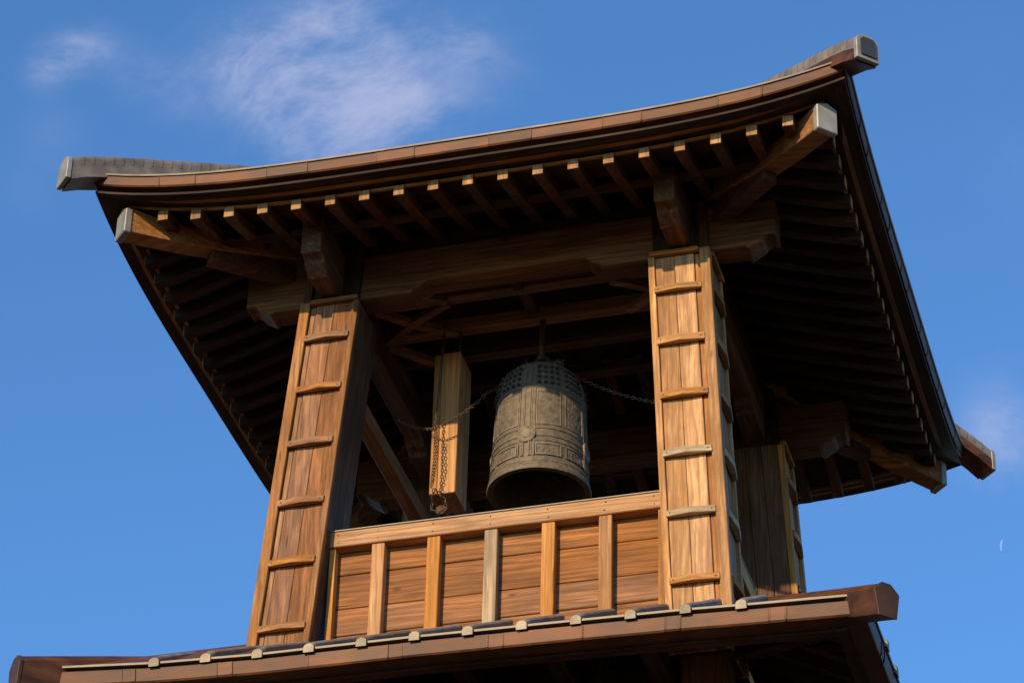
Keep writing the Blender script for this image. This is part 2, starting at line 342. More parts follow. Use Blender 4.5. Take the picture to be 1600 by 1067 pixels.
# ------------------------------------------------------------------ roofs
class Roof:
    """hipped roof given by its eave rectangle; s runs -1..1 along a side, d is the inset from the eave"""
    def __init__(s, x0, Ex, Ey, zf): s.x0, s.Ex, s.Ey, s.zf = x0, Ex, Ey, zf
    def pt(s, side, t, d, dz):
        z = s.zf(side, t)+dz
        if side == 0: return (s.x0+t*(s.Ex-d), -(s.Ey-d), z)
        if side == 1: return (s.x0+s.Ex-d, t*(s.Ey-d), z)
        if side == 2: return (s.x0-t*(s.Ex-d), s.Ey-d, z)
        return (s.x0-s.Ex+d, -t*(s.Ey-d), z)
    def sweep(s, side, poly, t0=-1., t1=1., n=40):
        mb = MB(); m = len(poly); v = []; f = []
        for i in range(n+1):
            t = t0+(t1-t0)*i/n
            for d, dz in poly: v.append(s.pt(side, t, d, dz))
        for i in range(n):
            for k in range(m): f.append((i*m+k, i*m+(k+1) % m, (i+1)*m+(k+1) % m, (i+1)*m+k))
        f += [tuple(range(m)), tuple(n*m+k for k in range(m))]
        return mb.add(v, f)
    def sheet(s, side, fn, th, n=40, dmax=None, k=14, t0=-1, t1=1):
        """fn(t,d)->dz; closed slab of thickness th hanging under the surface"""
        v = []; f = []; dm = dmax or s.Ey-.02
        for lay in (0, 1):
            for i in range(n+1):
                t = t0+(t1-t0)*i/n
                for j in range(k+1):
                    d = dm*j/k; v.append(s.pt(side, t, d, fn(t, d)-th*lay))
        W = k+1; B = (n+1)*W
        for i in range(n):
            for j in range(k):
                a = i*W+j; f.append((a, a+1, a+W+1, a+W)); f.append((B+a, B+a+W, B+a+W+1, B+a+1))
        for i in range(n):
            for j in (0, k): a = i*W+j; f.append((a, a+W, B+a+W, B+a))
        for j in range(k):
            for i in (0, n): a = i*W+j; f.append((a, B+a, B+a+1, a+1))
        return MB().add(v, f)
ZM, RISE, NN = 2.3495, .190, 4.1
def zup(side, t): return ZM+RISE*abs(t)**NN
UR = Roof(-.04, 2.69, 2.479, zup)
sheet_fn = lambda t, d: .105 + .40*d+.10*d*d - RISE*abs(t)**NN*(1-max(0, 1-d/1.6)**1)
deck_fn = lambda t, d: -.028 + .34*max(0, d-.24) - RISE*abs(t)**NN*(1-max(0, 1-d/1.7))
rf = UR.sheet(0, sheet_fn, .02)
for sd in (1, 2, 3):
    q = UR.sheet(sd, sheet_fn, .02); rf.add(q.v, q.f)
UP = part(rf.out('upper_roof', GREY_RIDGE, T, label='flared upper roof with copper edges sheltering the belfry'))
for sd in range(4):
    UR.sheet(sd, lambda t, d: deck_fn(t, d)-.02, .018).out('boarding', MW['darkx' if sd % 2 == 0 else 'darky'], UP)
for o in [c for c in UP.children]:
    pass
# fascia made of lapped copper pieces
def fascia(roof, side, parent, h, mat, lens, lap=.0, zoff=0):
    half = roof.Ex if side % 2 == 0 else roof.Ey
    t = -1.0; i = 0
    while t < 1-1e-6:
        t1 = min(1., t+lens[i % len(lens)]/half)
        if 1-t1 < .08: t1 = 1.
        e = .0018*(i % 2)
        poly = [(-.004-e, zoff), (-.012-e, zoff+.012), (-.018-e, zoff+h), (.010, zoff+h), (.012, zoff+.002)]
        roof.sweep(side, poly, t+.0012, t1-.0004, max(2, int((t1-t)*26))).out('fascia_panel', mat, parent)
        # standing lap seam
        poly2 = [(-.010-e, zoff-.001), (-.018-e, zoff+.012), (-.023-e, zoff+h*.98), (.0, zoff+h*.98), (.004, zoff)]
        if t1 < 1: roof.sweep(side, poly2, t1-.004/half, t1+.004/half, 1).out('fascia_seam', mat, parent)
        t = t1; i += 1
for sd in range(4):
    fascia(UR, sd, UP, .082, COPPER if sd != 1 else COPPER, [.50, .27, .53, .30])
    UR.sweep(sd, [(-.030, .086), (-.034, .097), (.05, .112), (.05, .088)]).out('drip_edge', EDGE, UP)
    ax = 'x' if sd % 2 == 0 else 'y'
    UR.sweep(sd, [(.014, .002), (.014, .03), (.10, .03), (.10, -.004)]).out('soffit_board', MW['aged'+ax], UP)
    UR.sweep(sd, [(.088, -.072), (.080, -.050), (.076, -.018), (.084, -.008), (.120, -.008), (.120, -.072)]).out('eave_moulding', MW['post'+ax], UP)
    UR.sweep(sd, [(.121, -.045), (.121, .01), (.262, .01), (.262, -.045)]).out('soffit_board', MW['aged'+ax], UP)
    UR.sweep(sd, [(.177, -.096), (.177, -.074), (.200, -.070), (.200, -.092)]).out('rafter_batten', MW['post'+ax], UP)
# rafters
def rise_at(t): return RISE*abs(t)**NN
def rafter(side, c):
    half = UR.Ex if side % 2 == 0 else UR.Ey
    wv = .039; v = []; ds = [.215, .5, .9, 1.3]
    tt = min(1, abs(c)/(half))
    lim = half - abs(c)          # stop where the hip rafter is
    end = min(1.75, lim-.02)
    if end < .3: end = .3
    ds = [.165+(end-.165)*i/5 for i in range(6)]
    mb = MB(); v = []
    for d in ds:
        z = ZM + RISE*tt**NN*max(0, 1-(d-.2)/1.5) + -.085 + .34*max(0, d-.20)
        for a, b in ((-wv, -.088), (wv, -.088), (wv, 0), (-wv, 0)):
            p = c+a; zz = z+b
            if side == 0: v.append((UR.x0+p, -(UR.Ey-d), zz))
            elif side == 2: v.append((UR.x0-p, UR.Ey-d, zz))
            elif side == 1: v.append((UR.x0+UR.Ex-d, p, zz))
            else: v.append((UR.x0-UR.Ex+d, p, zz))
    f = [(0, 1, 2, 3), (20, 21, 22, 23)]
    for i in range(5):
        for k in range(4): f.append((i*4+k, i*4+(k+1) % 4, i*4+4+(k+1) % 4, i*4+4+k))
    mb.add(v, f); o = mb.out('rafter', MW['agedy' if side % 2 == 0 else 'darkx'], UP, bevel=.003)  # side rafters darker still, soffit shade put into their colour
    e = [Vector(q) for q in v[:4]]; nrm = Vector(((0, -1, 0), (1, 0, 0), (0, 1, 0), (-1, 0, 0))[side])
    c0 = sum(e, Vector())/4
    mb = MB().hexa([c0+(q-c0)*.94+nrm*.001 for q in e]+[c0+(q-c0)*.94+nrm*.007 for q in e]); mb.out('rafter_end', MW['tanz'], UP, bevel=.0015)
    return o
for sd in (0, 2):
    for k in range(19): rafter(sd, (k-9)/9*2.245+.02)
for sd in (1, 3):
    for k in range(0, 21):
        y = (k-9)/9*1.862-.179
        if abs(y) < 2.2: rafter(sd, y)
# inner ceiling boards above the belfry
for i in range(9):
    y = -1.2+.3*i
    zz = 2.72+ .28*(1-abs(y)/1.3)
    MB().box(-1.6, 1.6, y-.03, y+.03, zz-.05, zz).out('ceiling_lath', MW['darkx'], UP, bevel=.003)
# hip rafters, lower hip rafters, ridge and caps at the four corners
def hip(sx, sy):
    dg = Vector((sx, sy, 0)).normalized(); sd = Vector((-sy, sx, 0)).normalized()
    tip = Vector((UR.x0+sx*2.525, sy*2.315, 0))
    def boxpath(name, pts, wd, mat, ht=None, cap=None, bev=.004, shear=0):
        v = []; n = len(pts)
        for i, (t, zb, zt) in enumerate(pts):
            c = tip-dg*t
            for a, b in ((-1, zb), (1, zb), (1, zt), (-1, zt)): v.append(c+sd*a*wd/2+Vector((0, 0, b)))
        f = [(0, 1, 2, 3), tuple((n-1)*4+k for k in range(4))]
        for i in range(n-1):
            for k in range(4): f.append((i*4+k, i*4+(k+1) % 4, i*4+4+(k+1) % 4, i*4+4+k))
        return new_obj(name, v, f, mat, UP, bevel=bev)
    mat = MW['agedx']
    # upward curving tail
    boxpath('hip_rafter', [(0, 2.185, 2.395), (.18, 2.205, 2.385), (.4, 2.235, 2.39), (.75, 2.30, 2.45), (1.3, 2.44, 2.60), (2.0, 2.60, 2.78)], .145, MW['postx'])
    boxpath('lower_hip_rafter', [(.68, 2.20, 2.30), (1.0, 2.225, 2.36), (1.6, 2.28, 2.42)], .105, mat)
    # metal sleeve over the tail end
    v = []
    prof = [(-.082, 2.172), (.082, 2.172), (.082, 2.375), (0, 2.412), (-.082, 2.375)]
    for t in (-.018, .035):
        c = tip-dg*t
        for a, b in prof: v.append(c+sd*a+Vector((0, 0, b)))
    f = [tuple(range(5)), tuple(range(5, 10))]+[(k, (k+1) % 5, 5+(k+1) % 5, 5+k) for k in range(5)]
    new_obj('end_cap', v, f, GREY, UP, bevel=.006)
    # ridge on top of the hip: box with a rounded roll
    base = Vector((sx*2.87-.04, sy*2.64, 0))
    def ring(t, zt, h, wd, r):
        c = base-dg*(t*math.sqrt(2)); out = []
        n = 8
        pts = [(-wd/2, zt-h), (wd/2, zt-h), (wd/2, zt-r)]
        pts += [(wd/2*math.cos(math.pi*k/n), zt-r+r*math.sin(math.pi*k/n)) for k in range(1, n)]
        pts += [(-wd/2, zt-r)]
        return [c+sd*a+Vector((0, 0, b)) for a, b in pts]
    path = [(0, 2.675), (.08, 2.735), (.20, 2.80), (.40, 2.895), (.85, 3.10), (1.3, 3.30), (2.0, 3.62)]
    if sx > 0: path = [(t, z-.01) for t, z in path]
    v = []; f = []
    for t, z in path: v += ring(t, z, .20, .165, .06)
    m = len(v)//len(path)
    for i in range(len(path)-1):
        for k in range(m): f.append((i*m+k, i*m+(k+1) % m, (i+1)*m+(k+1) % m, (i+1)*m+k))
    f += [tuple(range(m)), tuple((len(path)-1)*m+k for k in range(m))]
    new_obj('hip_ridge', v, f, GREY_RIDGE, UP)
    rb = MB(); t = .07
    while t < 1.5:
        for i in range(len(path)-1):
            if path[i][0] <= t < path[i+1][0]: z = path[i][1]+(path[i+1][1]-path[i][1])*(t-path[i][0])/(path[i+1][0]-path[i][0])
        r0_ = ring(t, z+.002, .105, .171, .061); r1_ = ring(t+.008, z+.005, .105, .171, .061); mm_ = len(r0_)
        rb.add(r0_+r1_, [(k, (k+1) % mm_, mm_+(k+1) % mm_, mm_+k) for k in range(mm_)]+[tuple(range(mm_)), tuple(range(mm_, 2*mm_))]); t += .052
    new_obj('ridge_ribs', rb.v, rb.f, GREY_RIDGE, UP, kind='stuff')
    # lower timber/metal side of the ridge, seen as a brown skirt
    v = []; f = []
    pp = path[:5]
    for t, z in pp:
        c = base-dg*((t+.02)*math.sqrt(2))
        for a, b in ((-.092, z-.21), (.092, z-.21), (.092, z-.115-.03*min(1, t)), (-.092, z-.115-.03*min(1, t))): v.append(c+sd*a+Vector((0, 0, b)))
    for i in range(len(pp)-1):
        for k in range(4): f.append((i*4+k, i*4+(k+1) % 4, i*4+4+(k+1) % 4, i*4+4+k))
    f += [(0, 1, 2, 3), tuple((len(pp)-1)*4+k for k in range(4))]
    new_obj('ridge_skirt', v, f, COPPER if sx > 0 else GREY_RIDGE, UP)
    v = ring(-.012, 2.680-(.01 if sx > 0 else 0), .215, .18, .065)+ring(.014, 2.690-(.01 if sx > 0 else 0), .220, .18, .065)
    f = [(k, (k+1) % m, m+(k+1) % m, m+k) for k in range(m)]+[tuple(range(m)), tuple(range(m, 2*m))]
    new_obj('ridge_end_cap', v, f, GREY, UP, bevel=.004)
    if sx > 0:
        c = base+dg*.022; zt = 2.672
        v = [p+dg*dd for dd in (0, .006) for p in [c+sd*a+Vector((0, 0, b)) for a, b in ((-.062, zt-.185), (.062, zt-.185), (.062, zt-.06), (.04, zt-.035), (-.04, zt-.035), (-.062, zt-.06))]]
        new_obj('cap_face', v, [tuple(range(6)), tuple(range(6, 12))]+[(k, (k+1) % 6, 6+(k+1) % 6, 6+k) for k in range(6)], SLATE, UP)
for sx in (-1, 1):
    for sy in (-1, 1): hip(sx, sy)

# ------------------------------------------------------------------ lower roof
TX = [-2.64, -1.9, -1.2, -.2, .85, 1.54, 1.88, 2.64]; TZ = [-1.373, -1.43, -1.455, -1.459, -1.477, -1.49, -1.503, -1.526]
def interp(x):
    for i in range(len(TX)-1):
        if x <= TX[i+1]: break
    return TZ[i]+(TZ[i+1]-TZ[i])*(x-TX[i])/(TX[i+1]-TX[i])
def zlow(side, t):
    if side == 0: return interp(t*2.64)
    if side == 1: return -1.526+.066*(t+1)/2+.05*(abs(t)**4-1)*.3
    if side == 2: return -1.46+.087*(t+1)/2-.03*(1-abs(t)**4)
    return -1.373-.07*(1-abs(t)**4)
LR = Roof(0, 2.635, 2.50, zlow)
lo_fn = lambda t, d: .0+.60*d
ls = LR.sheet(0, lo_fn, .02, dmax=1.1)
for sd in (1, 2, 3):
    q = LR.sheet(sd, lo_fn, .02, dmax=1.1); ls.add(q.v, q.f)
LO = part(ls.out('lower_roof', COPPER, T, label='lower copper skirt roof with rolled battens below the balustrade'))
for sd in range(4):
    ax = 'x' if sd % 2 == 0 else 'y'
    fascia(LR, sd, LO, .098, COPPER, [.52, .09, .55, .10, .5], zoff=-.145)
    LR.sweep(sd, [(-.024, -.019), (-.026, -.005), (.05, .010), (.05, -.018)]).out('drip_edge', EDGE, LO)
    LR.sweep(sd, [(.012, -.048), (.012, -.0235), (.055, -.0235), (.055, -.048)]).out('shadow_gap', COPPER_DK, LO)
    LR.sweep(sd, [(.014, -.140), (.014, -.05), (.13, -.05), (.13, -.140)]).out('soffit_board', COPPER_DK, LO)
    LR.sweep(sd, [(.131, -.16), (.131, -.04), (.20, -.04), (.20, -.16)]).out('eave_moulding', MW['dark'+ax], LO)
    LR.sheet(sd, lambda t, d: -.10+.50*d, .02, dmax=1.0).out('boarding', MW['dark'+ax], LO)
    # rolled battens running up the slope, each with a pale end piece
    half = LR.Ex if sd % 2 == 0 else LR.Ey
    n = 6 if sd % 2 == 0 else 6
    cs = [-1.91+.3455*k for k in range(12)] if sd % 2 == 0 else [-1.88+.345*k for k in range(12)]
    for c in cs:
        t = c/half; dl = min(.85, half-abs(c)-.12)
        def P(d, dz):
            q = LR.pt(sd, t, 0, dz+lo_fn(t, d))
            if sd == 0: return (c, -(LR.Ey-d), q[2])
            if sd == 2: return (-c, LR.Ey-d, q[2])
            if sd == 1: return (LR.Ex-d, c, q[2])
            return (-LR.Ex+d, -c, q[2])
        def half_round(pts, ws, name, mat):
            vv = []; nn = 9
            ex = Vector(((1, 0, 0), (0, 1, 0), (-1, 0, 0), (0, -1, 0))[sd])
            for p_, w_ in zip(pts, ws):
                p_ = Vector(p_); prof_ = [(-w_, -.030), (w_, -.030)]+[(w_*math.cos(math.pi*k/(nn-1)), .008+w_*.78*math.sin(math.pi*k/(nn-1))) for k in range(nn)]
                vv += [p_+ex*a+Vector((0, 0, b)) for a, b in prof_]
            mm_ = nn+2; ff = [tuple(range(mm_)), tuple((len(pts)-1)*mm_+k for k in range(mm_))]
            for i in range(len(pts)-1):
                for k in range(mm_): ff.append((i*mm_+k, i*mm_+(k+1) % mm_, (i+1)*mm_+(k+1) % mm_, (i+1)*mm_+k))
            return new_obj(name, vv, ff, mat, LO, bevel=.002)
        jj = random.uniform(-.006, .006)
        half_round([P(.05, .016+jj), P(dl*.5, .016+jj), P(dl, .016)], [.036, .036, .036], 'roof_roll', GREY_RIDGE)
        half_round([P(-.040+jj, .006), P(.055, .016+jj)], [.035, .036], 'roll_end', ROLL_END)
        continue
        MB().tube([P(.03, .022), P(dl*.5, .022), P(dl, .022)], .034, 12).out('roof_roll', COPPER_DK, LO, smooth=True, edge_split=.8)
        MB().tube([P(-.055, .004), P(-.050, .006), P(.07, .020)], [.033, .039, .040], 14).out('roll_end', ROLL_END, LO, smooth=True, edge_split=.8)
    # rafters of the lower roof
    for k in range(17):
        c = (k-8)/8*half*.86; z = zlow(sd, c/half)
        dl = min(.95, half-abs(c)-.05)
        mb = MB(); q = []
        for d in (.20, dl):
            zz = z-.125+.50*d
            for a, b in ((-.035, -.08), (.035, -.08), (.035, 0), (-.035, 0)):
                p = c+a
                q.append([(p, -(LR.Ey-d), zz+b), (LR.Ex-d, p, zz+b), (p, LR.Ey-d, zz+b), (-LR.Ex+d, p, zz+b)][sd])
        mb.add(q, BOXF); mb.out('rafter', MW['dark'+('y' if sd % 2 == 0 else 'x')], LO)
def low_ridge(sx, sy, path):
    dg = Vector((sx, sy, 0)).normalized(); sd = Vector((-sy, sx, 0)).normalized()
    base = Vector((sx*2.80, sy*2.67, 0))
    def ring(t, z, g=0, low=.225):
        c = base-dg*(t*math.sqrt(2)); hw = .085+g
        return [c+sd*a+Vector((0, 0, b)) for a, b in ((-hw*.72, z-low), (hw*.72, z-low), (hw, z-.055), (hw*.35, z+g), (-hw*.35, z+g), (-hw, z-.055))]
    m = 6; v = []; f = []
    for t, z in path: v += ring(t, z)
    for i in range(len(path)-1):
        for k in range(m): f.append((i*m+k, i*m+(k+1) % m, (i+1)*m+(k+1) % m, (i+1)*m+k))
    f += [tuple(range(m)), tuple((len(path)-1)*m+k for k in range(m))]
    new_obj('hip_ridge', v, f, COPPER, LO, bevel=.004)
    t, z = path[0]
    v = ring(t-.006, z-.002, .006, .228)+ring(t+.012, z+.005, .006, .222)
    f = [(k, (k+1) % m, m+(k+1) % m, m+k) for k in range(m)]+[tuple(range(m)), tuple(range(m, 2*m))]
    new_obj('ridge_end_cap', v, f, COPPER_DK, LO, bevel=.003)
    q = MB().beam(Vector((sx*1.7, sy*1.6, -1.30)), Vector((sx*2.5, sy*2.37, -1.60)), .12, .14); q.out('hip_rafter', MW['darkx'], LO, bevel=.004)
low_ridge(-1, -1, [(0, -1.375), (.2, -1.29), (.68, -1.09), (1.1, -.85)])
low_ridge(1, -1, [(0, -1.575), (.37, -1.36), (.86, -1.07), (1.1, -.93)])
low_ridge(1, 1, [(0, -1.45), (.37, -1.27), (.86, -1.03), (1.1, -.9)])
low_ridge(-1, 1, [(0, -1.40), (.37, -1.22), (.86, -1.0), (1.1, -.88)])

# ------------------------------------------------------------------ balustrades and floor
part(MB().box(-1.45, 1.45, -1.43, 1.43, -1.06, -.98).out('floor', MW['darkx'], T))
def balustrade(rot, lab):
    Mx = Matrix.Rotation(rot, 4, 'Z')
    al = 'x' if abs(math.sin(rot)) < .5 else 'y'
    def bx(name, mat, x0, x1, y0, y1, z0, z1, par, bevel=.004, lab=None):
        m = MB().box(x0, x1, y0, y1, z0, z1); vs = [Mx @ Vector(v) for v in m.v]
        return new_obj(name, vs, m.f, mat, par, bevel=bevel, label=lab)
    B = bx('balustrade', MW['red'+al], -1.17, 1.17, -1.371, -1.34, -1.15, -.09, T, lab=lab); part(B)
    bx('rail', MW['warm'+al], -1.165, 1.165, -1.482, -1.36, -.085, .035, B, .006)
    bx('rail_cap', EDGE, -1.17, 1.165, -1.488, -1.35, .0355, .044, B, .002)
    zz = [-.0, -.262, -.525, -.732, -.96, -1.25]
    for i in range(5):
        bx('plank', MW['red'+al], -1.16, 1.16, -1.392+.002*(i % 2), -1.374, zz[i+1]+.0025, min(zz[i], -.088)-.0025, B, .005)
    for i, x in enumerate((-.818, -.427, -.027, .37, .763)):
        bx('post', MW[('warmz', 'orangez', 'greyz', 'orangez', 'warmz')[i]] if rot == 0 else MW['warmz'], x-.045, x+.045, -1.468, -1.3935, -1.25, -.0865, B, .004, 'silvered grey post' if (i == 2 and rot == 0) else None)
    if rot == 0:
        for x in (-.818, -.427, -.027, .37, .763, -1.1, 1.1):
            for dz in (-.055, .005):
                MB().tube([(x+random.uniform(-.01, .01), -1.480, dz), (x, -1.4845, dz)], .005, 6).out('nail', IRON, B)
    for x in (-1.143, 1.143): bx('edge_post', MW['warmz'], x-.022, x+.022, -1.462, -1.3935, -1.25, -.0865, B, .003)
for r, lb in ((0, 'front balustrade of brown planks between the two lit pillars'), (math.pi/2, 'right side balustrade'), (math.pi, 'rear balustrade'), (-math.pi/2, 'left side balustrade')):
    balustrade(r, lb)

# lower storey down to the ground
LS = MB()
v = []
for z, h in ((-1.02, 1.56), (-Z0+.6, 2.3)):
    for a, b in ((-1, -1), (1, -1), (1, 1), (-1, 1)): v.append((a*h, b*h, z))
LS.add(v, BOXF); LSo = part(LS.out('lower_storey', MW['darkz'], T))
for s1 in (-1, 1):
    for s2 in (-1, 1):
        q = []
        for z, h in ((-1.15, 1.58), (-Z0+.6, 2.33)):
            for a, b in ((0, 0), (.3, 0), (.3, .3), (0, .3)): q.append((s1*(h-a), s2*(h-b), z))
        MB().add(q, BOXF).out('corner_post', MW['postz'], LSo, bevel=.01)
for z in (-3.2, -5.4, -7.6, -9.8):
    h = 1.56+.74*(-1.02-z)/11.63+.04
    MB().box(-h, h, -h, h, z, z+.18).out('band_beam', MW['postx'], LSo, bevel=.01)
MB().box(-2.6, 2.6, -2.6, 2.6, -Z0-.1, -Z0+.6).out('stone_plinth', GREY_RIDGE, LSo, bevel=.03)
for i in range(5):
    x = -1.2+.6*i
    MB().beam((x, -1.6, -1.45), (x, -2.1, -1.45), .12, .13).out('bracket_arm', MW['darky'], LSo, bevel=.004)

# ------------------------------------------------------------------ the bell
BX, BY, BZ = .0, -.40, .825
BELL = thing('temple_bell', 'large greenish brown bronze temple bell hanging in the belfry opening', 'bell', (BX, BY, BZ+Z0))
H = 1.07
BS = .955
prof = [(.0, .388), (.012, .392), (.03, .388), (.045, .380), (.060, .3755), (.064, .3785), (.076, .378), (.080, .374), (.10, .3725),
        (.104, .3665), (.222, .3600), (.225, .3655), (.238, .3645), (.241, .3590), (.262, .3575), (.265, .3635), (.298, .3615), (.301, .3565), (.322, .3555), (.325, .3610), (.338, .3600), (.341, .354),
        (.46, .348), (.60, .342), (.66, .338), (.664, .343), (.680, .3415), (.684, .335), (.74, .328), (.80, .316), (.85, .300), (.855, .305), (.868, .301), (.872, .292), (.90, .272), (.93, .235), (.955, .19), (.975, .13), (.99, .06), (1.0, .0)]
prof = [(h, r*BS) for h, r in prof]
SEG = 96; v = []; f = []
for h, r in prof:
    for k in range(SEG):
        a = 2*math.pi*k/SEG; v.append((r*math.cos(a), r*math.sin(a), h*H))
n = len(prof)
for i in range(n-1):
    for k in range(SEG): f.append((i*SEG+k, i*SEG+(k+1) % SEG, (i+1)*SEG+(k+1) % SEG, (i+1)*SEG+k))
# inner wall
inn = [(0.0, .345), (.10, .335), (.5, .31), (.8, .28), (.93, .18), (.96, 0)]
b0 = len(v)
for h, r in inn:
    for k in range(SEG):
        a = 2*math.pi*k/SEG; v.append((r*BS*math.cos(a), r*BS*math.sin(a), h*H))
for k in range(SEG): f.append((k, (k+1) % SEG, b0+(k+1) % SEG, b0+k))
for i in range(len(inn)-1):
    for k in range(SEG): f.append((b0+i*SEG+k, b0+i*SEG+(k+1) % SEG, b0+(i+1)*SEG+(k+1) % SEG, b0+(i+1)*SEG+k))
def bell_r(h):
    for i in range(n-1):
        if prof[i][0] <= h <= prof[i+1][0]:
            (h0, r0), (h1, r1) = prof[i], prof[i+1]; return r0+(r1-r0)*(h-h0)/(h1-h0+1e-9)
    return 0
def smooth_r(h):  # wall radius without the raised rings
    t = [(.1, .3725), (.24, .3590), (.34, .354), (.60, .342), (.70, .333), (.80, .316), (.85, .300), (.90, .272)]
    for i in range(len(t)-1):
        if h <= t[i+1][0]: return BS*(t[i][1]+(t[i+1][1]-t[i][1])*(h-t[i][0])/(t[i+1][0]-t[i][0]))
    return .27*BS
body = new_obj('bell_body', v, f, BRONZE, BELL, smooth=True, edge_split=R(28))
def patch(mb, a0, a1, h0, h1, lift, na=8, nh=8):
    vv = []; ff = []
    for lay in (lift, -.004):
        for i in range(nh+1):
            h = h0+(h1-h0)*i/nh; r = smooth_r(h)+lay
            for j in range(na+1):
                a = a0+(a1-a0)*j/na; vv.append((r*math.cos(a), r*math.sin(a), h*H))
    W = na+1; B = (nh+1)*W
    for i in range(nh):
        for j in range(na): q = i*W+j; ff.append((q, q+1, q+W+1, q+W))
    for j in range(na): ff.append((j, j+1, B+j+1, B+j)); q = nh*W+j; ff.append((q, q+1, B+q+1, B+q))
    for i in range(nh):
        for j in (0, na): q = i*W+j; ff.append((q, q+W, B+q+W, B+q))
    mb.add(vv, ff)
for q in range(4):
    c = -math.pi/2+q*math.pi/2+R(-1)
    mb = MB()
    for da in (-.165, -.06, .06, .165): patch(mb, c+da-.011, c+da+.011, .105, .895, .0075, 2, 16)
    patch(mb, c-.11, c-.085, .105, .895, .004, 2, 16); patch(mb, c+.085, c+.11, .105, .895, .004, 2, 16)
    mb.out('vertical_rib', BRONZE, BELL)
    # striking boss, flat lotus disc
    r0 = smooth_r(.29); cc = Vector((r0*math.cos(c), r0*math.sin(c), .282*H)); nrm = Vector((math.cos(c), math.sin(c), .05)).normalized()
    MB().tube([cc-nrm*.02, cc+nrm*.010, cc+nrm*.014], [.070, .070, .064], 28).out('striking_boss', BRONZE, BELL, smooth=True, edge_split=.6)
    MB().tube([cc+nrm*.012, cc+nrm*.018], [.040, .036], 20).out('boss_centre', BRONZE, BELL, smooth=True, edge_split=.6)
    # framed panels
    mb = MB()
    for (h0, h1) in ((.362, .635), (.112, .208)):
        for s in (-1, 1):
            a0, a1 = c+s*.20, c+s*.73
            a0, a1 = min(a0, a1), max(a0, a1)
            for (p0, p1, g0, g1) in ((a0, a1, h0, h0+.008), (a0, a1, h1-.008, h1), (a0, a0+.016, h0, h1), (a1-.016, a1, h0, h1)):
                patch(mb, p0, p1, g0, g1, .0055, 8, 6)
    mb.out('panel_frame', BRONZE, BELL)['kind'] = 'stuff'
    # low relief inside the panels: cast ornament
    mb = MB(); rnd = random.Random(5+q)
    for (h0, h1) in ((.385, .61), (.125, .197)):
        for s in (-1, 1):
            for k in range(26 if h1 > .3 else 14):
                a = c+s*rnd.uniform(.25, .68); h = rnd.uniform(h0, h1); l_ = rnd.uniform(.02, .06)
                rr = smooth_r(h)+.0005; th = rnd.uniform(0, 6.28); pts = []
                for e in range(5):
                    aa = a+math.cos(th+e*.5)*l_*e*.28; hh = h+math.sin(th+e*.5)*l_*e*.2
                    hh = max(h0, min(h1, hh)); r2 = smooth_r(hh)+.001
                    pts.append((r2*math.cos(aa), r2*math.sin(aa), hh*H))
                mb.tube(pts, [.0008, .0014, .0016, .0014, .0006], 5)
    o = mb.out('relief_ornament', BRONZE, BELL); o['kind'] = 'stuff'
    # studs: rows of cast knobs between the ribs
    for s in (-1, 1):
        for i in range(4):
            for j in range(4):
                a = c+s*(.24+.145*j); h = .705+.047*i; r0 = smooth_r(h)
                sl2 = Vector((math.cos(a), math.sin(a), .15+.12*i)).normalized(); p = Vector((r0*math.cos(a), r0*math.sin(a), h*H))
                MB().tube([p-sl2*.004, p+sl2*.008, p+sl2*.017, p+sl2*.023], [.0125, .011, .0125, .005], 8).out('stud', BRONZE_DK, BELL, smooth=True)
# crown: arched loop with two beast heads
z1 = H
mb = MB(); pts = []
for k in range(13):
    a = math.pi*k/12; pts.append((.075*math.cos(a), 0, z1-.01+.115*math.sin(a)))
mb.tube(pts, [.028, .026, .024, .022, .021, .02, .021, .02, .021, .022, .024, .026, .028], 10)
mb.out('crown_loop', BRONZE_DK, BELL, smooth=True)
for s in (-1, 1):
    mb = MB(); mb.tube([(s*.07, 0, z1-.02), (s*.10, -.012, z1+.03), (s*.135, -.02, z1+.035), (s*.165, -.02, z1+.005)], [.03, .036, .03, .014], 10)
    mb.tube([(s*.10, 0, z1+.06), (s*.125, 0, z1+.10), (s*.12, .01, z1+.135)], [.012, .009, .002], 6)
    mb.tube([(s*.085, .02, z1+.055), (s*.07, .035, z1+.10), (s*.05, .04, z1+.12)], [.011, .008, .002], 6)
    mb.tube([(s*.15, -.02, z1+.03), (s*.175, -.02, z1+.06)], [.010, .003], 6)
    mb.out('beast_head', BRONZE_DK, BELL, smooth=True)
HK = MB().box(-.018, .018, -.024, .024, z1+.09, 2.335-BZ); HK.box(-.030, .030, -.036, .036, z1+.08, z1+.12)
HK.out('hanger_bar', MW['agedz'], BELL, bevel=.004)

# ------------------------------------------------------------------ striker post, striking log, chains
ST = thing('striker_frame', 'square timber post hanging left of the bell, its lower half in sun', 'beam', (-.69, -.36, .87+Z0))
def loc(o): o.location = (.69, .36, -.87); return o
loc(MB().box(-.728, -.592, -.51, -.22, .872, 2.085).out('thick_board', MW['palez'], ST, bevel=.005))
loc(MB().box(-.788, -.732, -.506, -.225, .878, 2.08).out('thin_board', MW['palez'], ST, bevel=.005))
loc(MB().box(-.733, -.727, -.49, -.24, .89, 2.07).out('core_strip', MW['darkz'], ST))
for x_ in (-.76, -.63): loc(MB().tube([(x_, -.40, 2.07), (x_, -.40, 2.34)], .011, 8).out('hanger_rod', IRON, ST, smooth=True))
LG = MB().tube([(-.70, -.50, .745), (-.70, -.496, .745), (-.70, -.1, .745), (-.70, .5, .745)], [.030, .040, .042, .042], 18).out('striking_log', MW['agedy'], None, smooth=True, edge_split=.7)
LG['label'] = 'round striking log slung on chains under the hanging post'; LG['category'] = 'log'
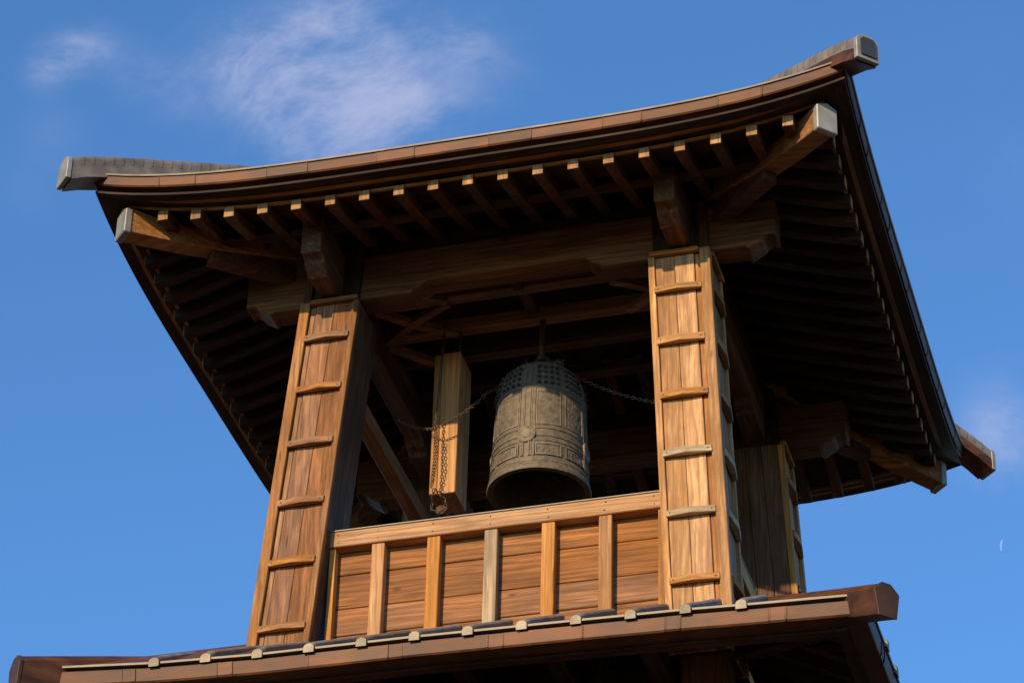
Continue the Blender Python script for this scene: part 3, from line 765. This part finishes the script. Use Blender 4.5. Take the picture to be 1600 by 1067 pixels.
def chain(pts, name, label, link=.037, r=.0035):
    pts = [Vector(p) for p in pts]; mb = MB(); segs = []
    tot = sum((pts[i+1]-pts[i]).length for i in range(len(pts)-1)); n = max(2, int(tot/(link*.72)))
    def at(s):
        for i in range(len(pts)-1):
            l_ = (pts[i+1]-pts[i]).length
            if s <= l_ or i == len(pts)-2: return pts[i]+(pts[i+1]-pts[i])*(s/l_), (pts[i+1]-pts[i]).normalized()
            s -= l_
    for k in range(n):
        p, d = at((k+.5)*tot/n)
        a = Vector((0, 0, 1)) if abs(d.z) < .8 else Vector((0, 1, 0))
        e1 = d.cross(a).normalized(); e2 = d.cross(e1)
        tw = k*math.pi/2+.4+random.uniform(-.15, .15); e = e1*math.cos(tw)+e2*math.sin(tw)
        loop = []
        for j in range(10):
            an = 2*math.pi*j/10; loop.append(p+d*math.cos(an)*link*.5+e*math.sin(an)*link*.27)
        loop.append(loop[0]); loop.append(loop[1]); mb.tube(loop, r, 5, caps=False)
    o = mb.out(name, IRON, None, smooth=True); o['label'] = label; o['category'] = 'chain'; return o
def sag(a, b, s, n=10):
    a, b = Vector(a), Vector(b); return [a+(b-a)*(i/n)+Vector((0, 0, -s*4*(i/n)*(1-i/n))) for i in range(n+1)]
K = (-.725, -.62, 1.36)
chain(sag((-.70, -.57, 2.30), K, 0, 2)+[(-.722, -.62, 1.1), (-.735, -.625, .86)], 'hanging_chain', 'long rusty chain hanging straight down in front of the striker post')
chain([(-.708, -.63, 1.34), (-.700, -.635, 1.1), (-.725, -.63, .87)], 'hanging_chain', 'short doubled chain on the sunlit half of the striker post')
chain(sag(K, (-.33, -.64, 1.60), .035)+[(-.28, -.55, 1.68)], 'side_chain', 'chain running from the striker post up to the left shoulder of the bell')
chain(sag(K, (-1.10, -.35, 1.66), .03), 'side_chain', 'chain leading from the striker post back to the left pillar')
chain(sag((.30, -.42, 1.76), (1.12, -.50, 1.36), .055, 14), 'side_chain', 'dark chain sagging from the bell to the right pillar')
chain([(-.722, -.60, .86), (-.752, -.54, .79), (-.752, -.53, .73), (-.70, -.53, .705), (-.65, -.53, .73), (-.652, -.54, .79), (-.712, -.60, .858)], 'log_chain', 'loop of chain wrapped round the end of the striking log')

# ------------------------------------------------------------------ daytime moon, a faint sliver
far = M.translation + Vector((-.0965, .853, .514)).normalized()*2000
mv = []; up2 = (U_*1.0+R_*.10).normalized(); rt2 = R_
RM = 3.6
for lay in (0, .3):
    for k in range(17):
        a = -math.pi/2+math.pi*k/16; mv.append(far+up2*RM*math.sin(a)-rt2*RM*math.cos(a)*.45+F_*lay)
    for k in range(15, 0, -1):
        a = -math.pi/2+math.pi*k/16; mv.append(far+up2*RM*math.sin(a)-rt2*RM*math.cos(a)*.12+F_*lay)
nm_ = 32
mf = [tuple(range(nm_)), tuple(range(nm_, 2*nm_))]+[(k, (k+1) % nm_, nm_+(k+1) % nm_, nm_+k) for k in range(nm_)]
mm, mt, mb_ = node_mat('moon_glow'); mb_.inputs['Base Color'].default_value = (.1, .1, .1, 1); mb_.inputs['Emission Color'].default_value = (.20, .41, .80, 1); mb_.inputs['Emission Strength'].default_value = 1.0
mo = new_obj('moon', mv, mf, mm); mo.location = (0, 0, 0)
mo['label'] = 'thin pale crescent moon low in the blue sky at the right'; mo['category'] = 'moon'
